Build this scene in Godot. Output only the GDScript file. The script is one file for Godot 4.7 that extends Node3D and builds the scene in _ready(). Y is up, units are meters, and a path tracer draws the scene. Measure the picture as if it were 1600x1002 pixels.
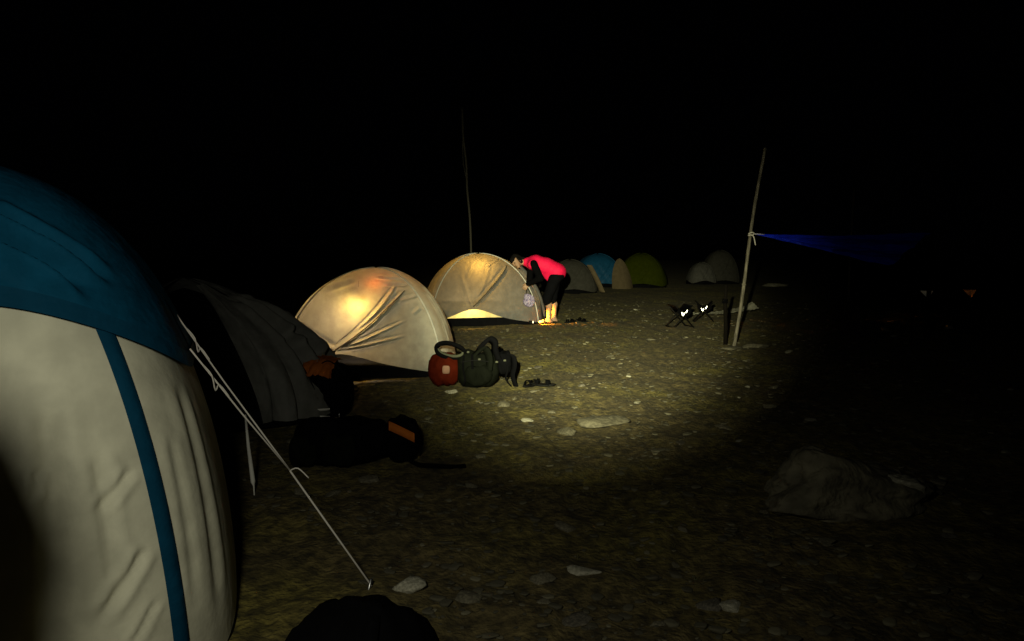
extends Node3D
# A camp at night: dome tents on stony ground, lit by the photographer's hand torch and by lamps in and beside the tents.

var used := {}
var M := {}
var rng := RandomNumberGenerator.new()
var hill := FastNoiseLite.new()
var bump := FastNoiseLite.new()
var patch := FastNoiseLite.new()
var fold := FastNoiseLite.new()
var clod := FastNoiseLite.new()

# ---------------------------------------------------------------- naming
func numbered(called: String) -> String:
	if not used.has(called):
		used[called] = 0
		return called
	used[called] += 1
	return "%s_%03d" % [called, used[called]]

func tag(o, label: String, category: String, group := "") -> void:
	o.set_meta("label", label)
	o.set_meta("category", category)
	if group != "":
		o.set_meta("group", group)

func thing(called: String, label: String, category: String, at: Vector3, turn := 0.0, group := "") -> Node3D:
	var o := Node3D.new()
	o.name = numbered(called)
	add_child(o)
	o.position = at
	o.rotation.y = turn
	tag(o, label, category, group)
	return o

func part(called: String, mesh: Mesh, m: Material, parent: Node) -> MeshInstance3D:
	var o := MeshInstance3D.new()
	o.mesh = mesh
	o.material_override = m
	o.name = numbered(called) if parent == self else called
	parent.add_child(o, true)
	return o

# ---------------------------------------------------------------- materials
func lin(r: float, g: float, b: float) -> Color:
	return Color(r, g, b).linear_to_srgb()

func mat(c: Color, rough := 0.9, metal := 0.0) -> StandardMaterial3D:
	var m := StandardMaterial3D.new()
	m.albedo_color = c.linear_to_srgb()
	m.roughness = rough
	m.metallic = metal
	m.cull_mode = BaseMaterial3D.CULL_DISABLED
	return m

func noise_tex(freq: float, size: int, octaves: int, seed_: int, lo: Color, hi: Color, mid = null) -> NoiseTexture2D:
	var n := FastNoiseLite.new()
	n.noise_type = FastNoiseLite.TYPE_SIMPLEX_SMOOTH
	n.frequency = freq
	n.fractal_octaves = octaves
	n.seed = seed_
	var t := NoiseTexture2D.new()
	t.width = size
	t.height = size
	t.seamless = true
	t.noise = n
	var g := Gradient.new()
	if mid == null:
		g.colors = PackedColorArray([lo.linear_to_srgb(), hi.linear_to_srgb()])
		g.offsets = PackedFloat32Array([0.25, 0.8])
	else:
		g.colors = PackedColorArray([lo.linear_to_srgb(), mid.linear_to_srgb(), hi.linear_to_srgb()])
		g.offsets = PackedFloat32Array([0.2, 0.5, 0.85])
	t.color_ramp = g
	return t

func normal_tex(freq: float, size: int, octaves: int, seed_: int, strength: float) -> NoiseTexture2D:
	var n := FastNoiseLite.new()
	n.noise_type = FastNoiseLite.TYPE_SIMPLEX_SMOOTH
	n.frequency = freq
	n.fractal_octaves = octaves
	n.seed = seed_
	var t := NoiseTexture2D.new()
	t.width = size
	t.height = size
	t.seamless = true
	t.noise = n
	t.as_normal_map = true
	t.bump_strength = strength
	return t

func fabric(c: Color, back: float, rough := 0.75, tint := Color(1, 1, 1)) -> StandardMaterial3D:
	var m := mat(c, rough)
	m.uv1_triplanar = true
	m.uv1_scale = Vector3(1.3, 1.3, 1.3)
	m.normal_enabled = true
	m.normal_texture = M.cloth_normal
	m.normal_scale = 0.55
	m.albedo_texture = M.cloth_tone
	m.metallic_specular = 0.08 if maxf(c.r, maxf(c.g, c.b)) < 0.13 else 0.35
	if back > 0.0:
		m.backlight_enabled = true
		m.backlight = Color(back * tint.r, back * tint.g, back * tint.b).linear_to_srgb()
	return m

func glow(c: Color, e: float) -> StandardMaterial3D:
	var m := mat(Color(0.8, 0.8, 0.8), 0.4)
	m.emission_enabled = true
	m.emission = c.linear_to_srgb()
	m.emission_energy_multiplier = e
	return m

# ---------------------------------------------------------------- shapes
func grid(nu: int, nv: int, fn: Callable, wrap := false) -> ArrayMesh:
	var st := SurfaceTool.new()
	st.begin(Mesh.PRIMITIVE_TRIANGLES)
	st.set_smooth_group(0)
	var cols := nu if wrap else nu + 1
	for j in nv + 1:
		for i in cols:
			st.add_vertex(fn.call(float(i) / nu, float(j) / nv))
	for j in nv:
		for i in nu:
			var a := j * cols + i
			var b := j * cols + (i + 1) % cols
			var c := a + cols
			var d := b + cols
			st.add_index(a); st.add_index(c); st.add_index(b)
			st.add_index(b); st.add_index(c); st.add_index(d)
	st.generate_normals()
	return st.commit()

func tube_into(st: SurfaceTool, pts: Array, radii, sides := 8) -> void:
	# a closed tube along pts; radii is a number or one number for each point
	var n := pts.size()
	var prev := Vector3.ZERO
	var rings := []
	for i in n:
		var t: Vector3 = (pts[mini(i + 1, n - 1)] - pts[maxi(i - 1, 0)]).normalized()
		var s: Vector3
		if prev == Vector3.ZERO:
			s = t.cross(Vector3.UP if absf(t.y) < 0.9 else Vector3.RIGHT).normalized()
		else:
			s = (prev - t * prev.dot(t)).normalized()
		prev = s
		var u := t.cross(s).normalized()
		var r: float = radii[i] if radii is Array else radii
		var ring := []
		for k in sides:
			var a := TAU * k / sides
			ring.append(pts[i] + (s * cos(a) + u * sin(a)) * r)
		rings.append(ring)
	for i in n - 1:
		for k in sides:
			var k2 := (k + 1) % sides
			for v in [rings[i][k], rings[i][k2], rings[i + 1][k], rings[i][k2], rings[i + 1][k2], rings[i + 1][k]]:
				st.add_vertex(v)
	for e in [0, n - 1]:
		for k in sides:
			var k2 := (k + 1) % sides
			st.add_vertex(pts[e])
			st.add_vertex(rings[e][k2 if e == 0 else k])
			st.add_vertex(rings[e][k if e == 0 else k2])

func new_st() -> SurfaceTool:
	var st := SurfaceTool.new()
	st.begin(Mesh.PRIMITIVE_TRIANGLES)
	st.set_smooth_group(0)
	return st

func done(st: SurfaceTool) -> ArrayMesh:
	st.index()
	st.generate_normals()
	return st.commit()

func tube(pts: Array, radii, sides := 8) -> ArrayMesh:
	var st := new_st()
	tube_into(st, pts, radii, sides)
	return done(st)

func curve_pts(ctrl: Array, n: int) -> Array:
	# Catmull-Rom through ctrl
	var out := []
	for i in n + 1:
		var f := float(i) / n * (ctrl.size() - 1)
		var k := mini(int(f), ctrl.size() - 2)
		var t := f - k
		var p0: Vector3 = ctrl[maxi(k - 1, 0)]
		var p3: Vector3 = ctrl[mini(k + 2, ctrl.size() - 1)]
		out.append((ctrl[k] as Vector3).cubic_interpolate(ctrl[k + 1], p0, p3, t))
	return out

func band(ctrl: Array, width: Vector3, thick: float, n := 24) -> ArrayMesh:
	# a strap along ctrl, width gives its half breadth as a vector
	var pts := curve_pts(ctrl, n)
	var fn := func(u: float, v: float) -> Vector3:
		var i := mini(int(round(v * n)), n)
		var t: Vector3 = (pts[mini(i + 1, n)] - pts[maxi(i - 1, 0)]).normalized()
		var nor := t.cross(width).normalized() * thick
		var q := [-width - nor, width - nor, width + nor, -width + nor]
		return pts[i] + q[int(round(u * 4)) % 4]
	return grid(4, n, fn, true)

func blob(size: Vector3, power: float, rough: float, seed_: int, nu := 28, nv := 18, freq := 3.0) -> ArrayMesh:
	# a rounded box-like lump of half dimensions size, with dents
	var no := FastNoiseLite.new()
	no.seed = seed_
	no.frequency = freq
	var fn := func(u: float, v: float) -> Vector3:
		var a := u * TAU
		var b := (v - 0.5) * PI
		var d := Vector3(cos(b) * cos(a), sin(b), cos(b) * sin(a))
		var k := pow(pow(absf(d.x), power) + pow(absf(d.y), power) + pow(absf(d.z), power), -1.0 / power)
		var p := d * k * size
		var nn := no.get_noise_3d(p.x, p.y, p.z)
		return p * (1.0 + rough * nn)
	return grid(nu, nv, fn, true)

func stone_mesh(seed_: int, flat: float, nu := 22, nv := 13, rough := 0.12) -> ArrayMesh:
	# a broken stone: a ball cut by random planes, then roughened
	var r := RandomNumberGenerator.new()
	r.seed = seed_
	var planes := []
	for i in 11:
		var d := Vector3(r.randfn(), r.randfn(), r.randfn()).normalized()
		planes.append([d, r.randf_range(0.42, 0.85)])
	var no := FastNoiseLite.new()
	no.seed = seed_
	no.frequency = 1.6
	no.fractal_octaves = 3
	var fn := func(u: float, v: float) -> Vector3:
		var a := u * TAU
		var b := (v - 0.5) * PI
		var d := Vector3(cos(b) * cos(a), sin(b), cos(b) * sin(a))
		var k := 1.0
		for q in planes:
			var c: float = d.dot(q[0])
			if c > 0.05:
				k = minf(k, q[1] / c)
		k *= 1.0 + rough * no.get_noise_3dv(d * 1.5)
		return Vector3(d.x * k, d.y * k * flat, d.z * k)
	return grid(nu, nv, fn, true)

# ---------------------------------------------------------------- ground
func gh(x: float, z: float) -> float:
	var near := 1.0 - smoothstep(20.0, 34.0, -z)
	return hill.get_noise_2d(x, z) * 0.05 * near + bump.get_noise_2d(x, z) * 0.034 * near + clod.get_noise_2d(x, z) * 0.017 * near

func on(x: float, z: float) -> Vector3:
	return Vector3(x, gh(x, z), z)

func build_ground() -> void:
	var xs := []
	var zs := []
	var n := 420
	for i in n + 1:
		var f := 2.0 * i / n - 1.0
		xs.append(signf(f) * (6.0 * absf(f) + 34.0 * pow(absf(f), 4.0)) + 0.4)
		var g := float(i) / n
		zs.append(3.0 - 17.0 * g - 62.0 * pow(g, 3.5))
	var st := SurfaceTool.new()
	st.begin(Mesh.PRIMITIVE_TRIANGLES)
	st.set_smooth_group(0)
	for j in n + 1:
		for i in n + 1:
			var x: float = xs[i]
			var z: float = zs[j]
			var p := patch.get_noise_2d(x, z)
			var q := patch.get_noise_2d(x * 3.1 + 40.0, z * 3.1)
			var grassy := clampf(0.34 + 1.2 * p + 0.6 * q, 0.0, 1.0)
			st.set_color(Color(0.80, 0.70, 0.55).lerp(Color(1.02, 0.96, 0.40), grassy) * (0.85 + 0.3 * q))
			st.add_vertex(Vector3(x, gh(x, z), z))
	for j in n:
		for i in n:
			var a := j * (n + 1) + i
			st.add_index(a); st.add_index(a + n + 1); st.add_index(a + 1)
			st.add_index(a + 1); st.add_index(a + n + 1); st.add_index(a + n + 2)
	st.generate_normals()
	var m := mat(Color(1, 1, 1), 0.95)
	m.vertex_color_use_as_albedo = true
	m.albedo_texture = noise_tex(0.012, 1024, 6, 5, Color(0.05, 0.044, 0.021), Color(0.25, 0.218, 0.105), Color(0.138, 0.119, 0.053))
	m.uv1_triplanar = true
	m.uv1_world_triplanar = true
	m.uv1_scale = Vector3(0.8, 0.8, 0.8)
	m.normal_enabled = true
	m.normal_texture = normal_tex(0.03, 1024, 5, 9, 10.0)
	m.normal_scale = 1.0
	var o := part("ground", st.commit(), m, self)
	o.set_meta("kind", "structure")

# ---------------------------------------------------------------- tents
# A dome over a rounded rectangle: right / left are its half lengths along x, deep its half width along z, four ridges run
# from the corners to the crown, cloth hangs a little between them and is creased along the segments of «creases».
func dome_at(T: Dictionary, u: float, phi: float, out := 0.0) -> Vector3:
	var a := u * TAU
	var c := cos(a)
	var s := sin(a)
	var up := sin(phi)
	var n: float = lerpf(T.square, T.get("crown", 2.9), up)
	var r := 1.0 / pow(pow(absf(c), n) + pow(absf(s), n), 1.0 / n)
	var sag: float = 1.0 - T.sag * sin(phi) * cos(phi) * pow(absf(cos(2.0 * a)), 1.5)
	var w: float = pow(maxf(cos(phi), 0.0), T.bulge) * r * sag
	var nose: float = 1.0 + T.get("nose", 0.0) * maxf(0.0, cos(2.0 * a)) if c > 0.0 else 1.0
	var p := Vector3(c * w * nose * (T.right if c > 0.0 else T.left), up * T.high, s * w * T.deep)
	return p + Vector3(p.x, p.y * 0.7, p.z).normalized() * out

func dome_mesh(T: Dictionary, hem: Callable, creases: Array, ripple: float, u0 := 0.0, u1 := 1.0, out := 0.0, nu := 160, nv := 70, top := PI / 2) -> ArrayMesh:
	var segs := []
	for k in creases:   # [u, phi, u, phi, half width, depth]
		for i in 5:
			var f0 := i / 5.0
			var f1 := (i + 1) / 5.0
			segs.append([dome_at(T, lerpf(k[0], k[2], f0), lerpf(k[1], k[3], f0), out), dome_at(T, lerpf(k[0], k[2], f1), lerpf(k[1], k[3], f1), out), k[4], k[5], f0])
	var fn := func(uu: float, v: float) -> Vector3:
		var u := lerpf(u0, u1, uu)
		var lo := asin(clampf(hem.call(u) / T.high, 0.0, 1.0))
		var phi := lerpf(lo, top, v)
		var p := dome_at(T, u, phi, out)
		var push := 0.0
		var best := {}
		for gi in segs.size():
			var g: Array = segs[gi]
			var A: Vector3 = g[0]
			var B: Vector3 = g[1]
			var t := clampf((p - A).dot(B - A) / (B - A).length_squared(), 0.0, 1.0)
			var d: float = p.distance_to(A.lerp(B, t)) / g[2]
			if d < 3.0 and d < best.get(gi / 5, [9.0])[0]:
				var tt: float = g[4] + 0.2 * t
				best[gi / 5] = [d, g[3] * (exp(-d * d) - 0.75 * exp(-(d - 1.6) * (d - 1.6))) * smoothstep(0.0, 0.12, tt) * smoothstep(0.0, 0.3, 1.0 - tt)]
		for b in best.values():
			push -= b[1]
		if ripple > 0.0:
			push += ripple * cos(phi) * fold.get_noise_2d(u * 520.0 * T.right, phi * 90.0) + ripple * 0.5 * fold.get_noise_3d(p.x * 60.0, p.y * 60.0 + 30.0, p.z * 60.0)
		return p + Vector3(p.x, p.y * 0.5, p.z).normalized() * push
	return grid(nu, nv, fn)

func hem_of(low: float, mid: float) -> Callable:
	return func(u: float) -> float:
		return low + mid * pow(absf(cos(2.0 * TAU * u)), 1.3)

func crease_pts(T: Dictionary, k: Array, out: float, n := 16) -> Array:
	var pts := []
	for i in n + 1:
		var f := float(i) / n
		pts.append(dome_at(T, lerpf(k[0], k[2], f), lerpf(k[1], k[3], f), out))
	return pts

func ridge_pts(T: Dictionary, u: float, low: float, out: float, n := 22) -> Array:
	var pts := []
	var lo := asin(low / T.high)
	for i in n + 1:
		pts.append(dome_at(T, u, lerpf(lo, PI / 2 - 0.02, float(i) / n), out))
	return pts

func tub_mesh(T: Dictionary, k: float, high: float) -> ArrayMesh:
	var fn := func(u: float, v: float) -> Vector3:
		if v > 0.999:
			return Vector3(0, high * 0.98, 0)
		var q := dome_at(T, u, 0.0)
		var w := k - 0.02 * v
		return Vector3(q.x * w, v / 0.8 * high if v < 0.801 else high, q.z * w)
	return grid(80, 5, fn)

func peg_line(parent: Node, a: Vector3, b: Vector3, m: Material, r := 0.003) -> void:
	part("guy_line", tube([a, a.lerp(b, 0.5) + Vector3(0, -0.01, 0), b], r, 5), m, parent)
	var dir := Vector3(b.x - a.x, 0, b.z - a.z).normalized()
	part("peg", tube([b + Vector3(0, 0.04, 0) + dir * 0.01, b + Vector3(0, -0.06, 0) - dir * 0.03], 0.006, 5), M.steel, parent)

func omni(at: Vector3, c: Color, e: float, size: float, parent: Node) -> void:
	var l := OmniLight3D.new()
	l.name = "bulb_light"
	l.light_color = c.linear_to_srgb()
	l.light_energy = e
	l.light_size = size
	l.omni_range = 30.0
	l.omni_attenuation = 2.0
	l.shadow_enabled = true
	parent.add_child(l, true)
	l.position = at

func tent_lamp(label: String, at: Vector3, c: Color, e: float, drop: float, k := 1.0) -> void:
	# a small camping lamp on a cord
	var t := thing("camping_lamp", label, "lamp", at)
	part("bulb", blob(Vector3(0.028, 0.035, 0.028) * k, 2.3, 0.0, 1, 14, 10), glow(c, 4.0), t)
	part("cap", blob(Vector3(0.032, 0.012, 0.032) * k, 4.0, 0.0, 1, 14, 8), M.black_plastic, t).position = Vector3(0, 0.044 * k, 0)
	part("cord", tube([Vector3(0, 0.05, 0), Vector3(0, drop, 0)], 0.0015, 5), M.black_plastic, t)
	omni(Vector3.ZERO, c, e, 0.025, t)

# ---------------------------------------------------------------- bodies
# Bones are [A, B, radius at A, radius at B]; their capsules are joined with a smooth minimum and meshed as surface nets.
func net_into(st: SurfaceTool, bones: Array, cell: float, soft: float) -> void:
	var lo := Vector3(1e9, 1e9, 1e9)
	var hi := -lo
	for b in bones:
		var r: float = maxf(b[2], b[3]) + soft + 2.0 * cell
		for e in [b[0], b[1]]:
			lo = lo.min(e - Vector3(r, r, r))
			hi = hi.max(e + Vector3(r, r, r))
	var nx := int((hi.x - lo.x) / cell) + 2
	var ny := int((hi.y - lo.y) / cell) + 2
	var nz := int((hi.z - lo.z) / cell) + 2
	var F := PackedFloat32Array()
	F.resize(nx * ny * nz)
	F.fill(1.0)
	for b in bones:
		var A: Vector3 = b[0]
		var B: Vector3 = b[1]
		var AB := B - A
		var l2 := maxf(AB.length_squared(), 1e-9)
		var r: float = maxf(b[2], b[3]) + soft + 2.0 * cell
		var p0: Vector3 = (A.min(B) - Vector3(r, r, r) - lo) / cell
		var p1: Vector3 = (A.max(B) + Vector3(r, r, r) - lo) / cell
		for k in range(maxi(int(p0.z), 0), mini(int(p1.z) + 1, nz)):
			for j in range(maxi(int(p0.y), 0), mini(int(p1.y) + 1, ny)):
				for i in range(maxi(int(p0.x), 0), mini(int(p1.x) + 1, nx)):
					var p := lo + Vector3(i, j, k) * cell
					var t := clampf((p - A).dot(AB) / l2, 0.0, 1.0)
					var d: float = p.distance_to(A + AB * t) - lerpf(b[2], b[3], t)
					var q := (k * ny + j) * nx + i
					var o := F[q]
					var h := clampf(0.5 + 0.5 * (o - d) / soft, 0.0, 1.0)
					F[q] = lerpf(o, d, h) - soft * h * (1.0 - h)
	var at := {}
	var vs := PackedVector3Array()
	var corner := [[0, 0, 0], [1, 0, 0], [0, 1, 0], [1, 1, 0], [0, 0, 1], [1, 0, 1], [0, 1, 1], [1, 1, 1]]
	var edges := [[0, 1], [2, 3], [4, 5], [6, 7], [0, 2], [1, 3], [4, 6], [5, 7], [0, 4], [1, 5], [2, 6], [3, 7]]
	for k in nz - 1:
		for j in ny - 1:
			for i in nx - 1:
				var q := (k * ny + j) * nx + i
				var f := [F[q], F[q + 1], F[q + nx], F[q + nx + 1], F[q + nx * ny], F[q + nx * ny + 1], F[q + nx * ny + nx], F[q + nx * ny + nx + 1]]
				var inside := 0
				for v in f:
					if v < 0.0:
						inside += 1
				if inside == 0 or inside == 8:
					continue
				var sum := Vector3.ZERO
				var cnt := 0
				for e in edges:
					var a: float = f[e[0]]
					var b: float = f[e[1]]
					if (a < 0.0) != (b < 0.0):
						var ca: Array = corner[e[0]]
						var cb: Array = corner[e[1]]
						sum += Vector3(ca[0], ca[1], ca[2]).lerp(Vector3(cb[0], cb[1], cb[2]), a / (a - b))
						cnt += 1
				at[q] = vs.size()
				vs.append(lo + (Vector3(i, j, k) + sum / cnt) * cell)
	var step := [1, nx, nx * ny]
	for q in at:
		for ax in 3:
			var s0: int = step[ax]
			var s1: int = step[(ax + 1) % 3]
			var s2: int = step[(ax + 2) % 3]
			if q + s0 >= F.size():
				continue
			if (F[q] < 0.0) == (F[q + s0] < 0.0):
				continue
			if not (at.has(q - s1) and at.has(q - s2) and at.has(q - s1 - s2)):
				continue
			var quad := [vs[at[q - s1 - s2]], vs[at[q - s2]], vs[at[q]], vs[at[q - s1]]]
			var order := [0, 2, 1, 0, 3, 2] if F[q] < 0.0 else [0, 1, 2, 0, 2, 3]
			for v in order:
				st.add_vertex(quad[v])

func net(bones: Array, cell: float, soft: float) -> ArrayMesh:
	var st := new_st()
	net_into(st, bones, cell, soft)
	return done(st)

func hand_bones(wrist: Vector3, dir: Vector3, palm_n: Vector3, curl: float) -> Array:
	# palm and five separate fingers, curled towards palm_n
	var d := dir.normalized()
	var n := (palm_n - d * palm_n.dot(d)).normalized()
	var s := d.cross(n).normalized()
	var out := []
	for k in 4:
		var o := (k - 1.5) * 0.021
		var root := wrist + d * 0.085 + s * o
		out.append([wrist + s * o * 0.5, root, 0.017, 0.0125])
		var len_: float = [0.066, 0.076, 0.07, 0.054][k]
		var d1 := (d * cos(curl * 0.6) + n * sin(curl * 0.6)).normalized()
		var d2 := (d * cos(curl * 1.6) + n * sin(curl * 1.6)).normalized()
		var m := root + d1 * len_ * 0.5
		out.append([root, m, 0.0095, 0.009])
		out.append([m, m + d2 * len_ * 0.55, 0.009, 0.0075])
	var th := wrist + d * 0.03 - s * 0.032
	var td := (d * 0.7 - s * 0.6 + n * 0.5).normalized()
	out.append([wrist - s * 0.012, th, 0.016, 0.013])
	out.append([th, th + td * 0.035, 0.012, 0.0105])
	out.append([th + td * 0.035, th + td * 0.035 + (d * 0.8 + n * 0.5).normalized() * 0.03, 0.0105, 0.008])
	return out

func _ready() -> void:
	rng.seed = 11
	for q in [[hill, 0.22, 3], [bump, 1.9, 4], [patch, 0.45, 6], [fold, 0.02, 8], [clod, 4.5, 12]]:
		q[0].frequency = q[1]
		q[0].seed = q[2]
		q[0].noise_type = FastNoiseLite.TYPE_SIMPLEX_SMOOTH
	bump.fractal_octaves = 4
	build_view()
	build_materials()
	build_ground()
	near_tent()
	grey_tent()
	lit_tents()
	far_tents()
	tarp_and_poles()
	person()
	packs()
	stools()
	stones()
	small_things()

# ---------------------------------------------------------------- camera, sky, torch
func build_view() -> void:
	var cam := Camera3D.new()
	cam.name = "camera"
	add_child(cam)
	cam.position = Vector3(0, 1.4, 0)
	cam.rotation_degrees.x = -5.69
	cam.fov = 46.58
	cam.near = 0.05
	cam.far = 300.0
	cam.current = true
	var env := Environment.new()
	env.background_mode = Environment.BG_SKY
	var sm := ProceduralSkyMaterial.new()
	sm.sky_top_color = Color(0.05, 0.06, 0.09)
	sm.sky_horizon_color = Color(0.06, 0.065, 0.08)
	sm.ground_bottom_color = Color(0.02, 0.02, 0.02)
	sm.ground_horizon_color = Color(0.05, 0.05, 0.06)
	var sky := Sky.new()
	sky.sky_material = sm
	env.sky = sky
	env.background_energy_multiplier = 0.02
	env.tonemap_mode = Environment.TONE_MAPPER_LINEAR
	env.tonemap_exposure = 1.0
	env.sdfgi_enabled = true
	env.ssao_enabled = true
	env.ssil_enabled = true
	var we := WorldEnvironment.new()
	we.name = "world"
	we.environment = env
	add_child(we)
	# the photographer's headlamp (a narrow beam and its halo) and a torch held out to the left, turned to the near tent
	var head := Vector3(-0.22, 1.75, 0.05)
	var hand := Vector3(-0.45, 1.70, -0.3)
	for q in [["headlamp_beam", 14.0, 225.0, head, Vector3(1.25, 0.65, -12.0), 0.03, 0.58], ["headlamp_halo", 18.5, 52.0, head, Vector3(1.15, 0.85, -12.0), 0.03, 0.62], ["torch_flood", 78.0, 2.0, hand, Vector3(-1.7, 1.05, -3.2), 0.09, 0.78]]:
		var l := SpotLight3D.new()
		l.name = q[0]
		l.light_color = Color(1.0, 0.98, q[6]).linear_to_srgb()
		l.light_energy = q[2]
		l.spot_angle = q[1]
		l.spot_angle_attenuation = 1.0
		l.spot_range = 80.0
		l.spot_attenuation = 2.0
		l.light_size = q[5]
		l.shadow_enabled = true
		add_child(l)
		l.look_at_from_position(q[3], q[4])

func build_materials() -> void:
	M.cloth_normal = normal_tex(0.02, 512, 4, 21, 6.0)
	M.cloth_tone = noise_tex(0.01, 512, 5, 22, Color(0.78, 0.78, 0.78), Color(1, 1, 1))
	M.cream = fabric(Color(0.62, 0.6, 0.46), 0.0, 0.7)
	M.cream.normal_scale = 0.2
	M.teal = fabric(Color(0.004, 0.06, 0.12), 0.0, 0.6)
	M.teal_band = fabric(Color(0.004, 0.045, 0.09), 0.0, 0.6)
	M.grey_fly3 = fabric(Color(0.16, 0.15, 0.143), 0.55, 0.6, Color(1.0, 0.9, 0.74))
	M.grey_fly = fabric(Color(0.42, 0.415, 0.365), 0.55, 0.6, Color(1.0, 0.92, 0.78))
	M.inner = fabric(Color(0.75, 0.72, 0.5), 1.0, 0.8, Color(1.0, 0.92, 0.6))
	M.piping = fabric(Color(0.55, 0.53, 0.48), 0.0, 0.6)
	M.seam = fabric(Color(0.1, 0.075, 0.045), 0.0, 0.8)
	M.tub = fabric(Color(0.004, 0.004, 0.005), 0.0, 0.6)
	M.dark_fly = fabric(Color(0.14, 0.138, 0.125), 0.0, 0.65)
	M.black_cloth = fabric(Color(0.003, 0.003, 0.0035), 0.0, 0.95)
	M.olive_cloth = fabric(Color(0.005, 0.0058, 0.004), 0.0, 0.8)
	M.red_cloth = fabric(Color(0.06, 0.007, 0.0025), 0.0, 0.75)
	M.orange_cloth = fabric(Color(0.42, 0.11, 0.01), 0.0, 0.8)
	M.white_cloth = fabric(Color(0.7, 0.68, 0.62), 0.0, 0.75)
	M.patch_cloth = fabric(Color(0.24, 0.13, 0.09), 0.0, 0.75)
	M.pink = fabric(Color(0.85, 0.006, 0.075), 0.0, 0.7)
	M.skin = mat(Color(0.3, 0.17, 0.1), 0.65)
	M.pink.normal_scale = 1.4
	M.pink.uv1_scale = Vector3(3.5, 3.5, 3.5)
	M.hair = mat(Color(0.006, 0.005, 0.0045), 0.8)
	M.hair.metallic_specular = 0.15
	M.trousers = fabric(Color(0.004, 0.004, 0.005), 0.0, 0.85)
	M.steel = mat(Color(0.5, 0.5, 0.5), 0.35, 1.0)
	M.black_plastic = mat(Color(0.004, 0.004, 0.004), 0.6)
	M.reflective = mat(Color(0.95, 0.95, 0.95), 0.28, 1.0)
	M.shiny_white = mat(Color(0.8, 0.78, 0.72), 0.6, 1.0)
	M.shiny_orange = mat(Color(0.95, 0.4, 0.12), 0.55, 1.0)
	M.cord = mat(Color(0.62, 0.58, 0.52), 0.85)
	M.blue_tarp = fabric(Color(0.008, 0.04, 0.85), 0.25, 0.5)
	M.pale_sheet = fabric(Color(0.5, 0.48, 0.38), 0.0, 0.6)
	M.blue_far = fabric(Color(0.005, 0.065, 0.15), 0.0, 0.6)
	M.green_far = fabric(Color(0.03, 0.038, 0.002), 0.0, 0.6)
	M.beige_far = fabric(Color(0.13, 0.1, 0.06), 0.0, 0.6)
	M.grey_far = fabric(Color(0.09, 0.088, 0.082), 0.0, 0.6)
	M.dark_far = fabric(Color(0.05, 0.048, 0.042), 0.0, 0.7)
	M.grey_pad = fabric(Color(0.07, 0.072, 0.05), 0.0, 0.8)
	M.wood = mat(Color(1, 1, 1), 0.85)
	M.wood.albedo_texture = noise_tex(0.02, 256, 4, 31, Color(0.07, 0.06, 0.045), Color(0.26, 0.23, 0.17))
	M.wood.uv1_triplanar = true
	M.wood.uv1_scale = Vector3(6, 0.7, 6)
	M.bark = mat(Color(0.09, 0.08, 0.06), 0.95)
	M.dark_wood = mat(Color(0.006, 0.005, 0.004), 0.95)
	M.dark_wood.metallic_specular = 0.1
	M.black_plastic.metallic_specular = 0.2
	var tones := [[Color(0.07, 0.062, 0.04), Color(0.2, 0.178, 0.115)], [Color(0.2, 0.19, 0.14), Color(0.5, 0.47, 0.36)], [Color(0.05, 0.045, 0.035), Color(0.16, 0.14, 0.1)]]
	M.stones = []
	for i in 3:
		var m := mat(Color(1, 1, 1), 0.85)
		m.albedo_texture = noise_tex(0.014, 512, 6, 41 + i, tones[i][0], tones[i][1])
		m.uv1_triplanar = true
		m.uv1_scale = Vector3(0.7, 0.7, 0.7)
		m.normal_enabled = true
		m.normal_texture = normal_tex(0.03, 512, 5, 51 + i, 8.0)
		M.stones.append(m)

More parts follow.
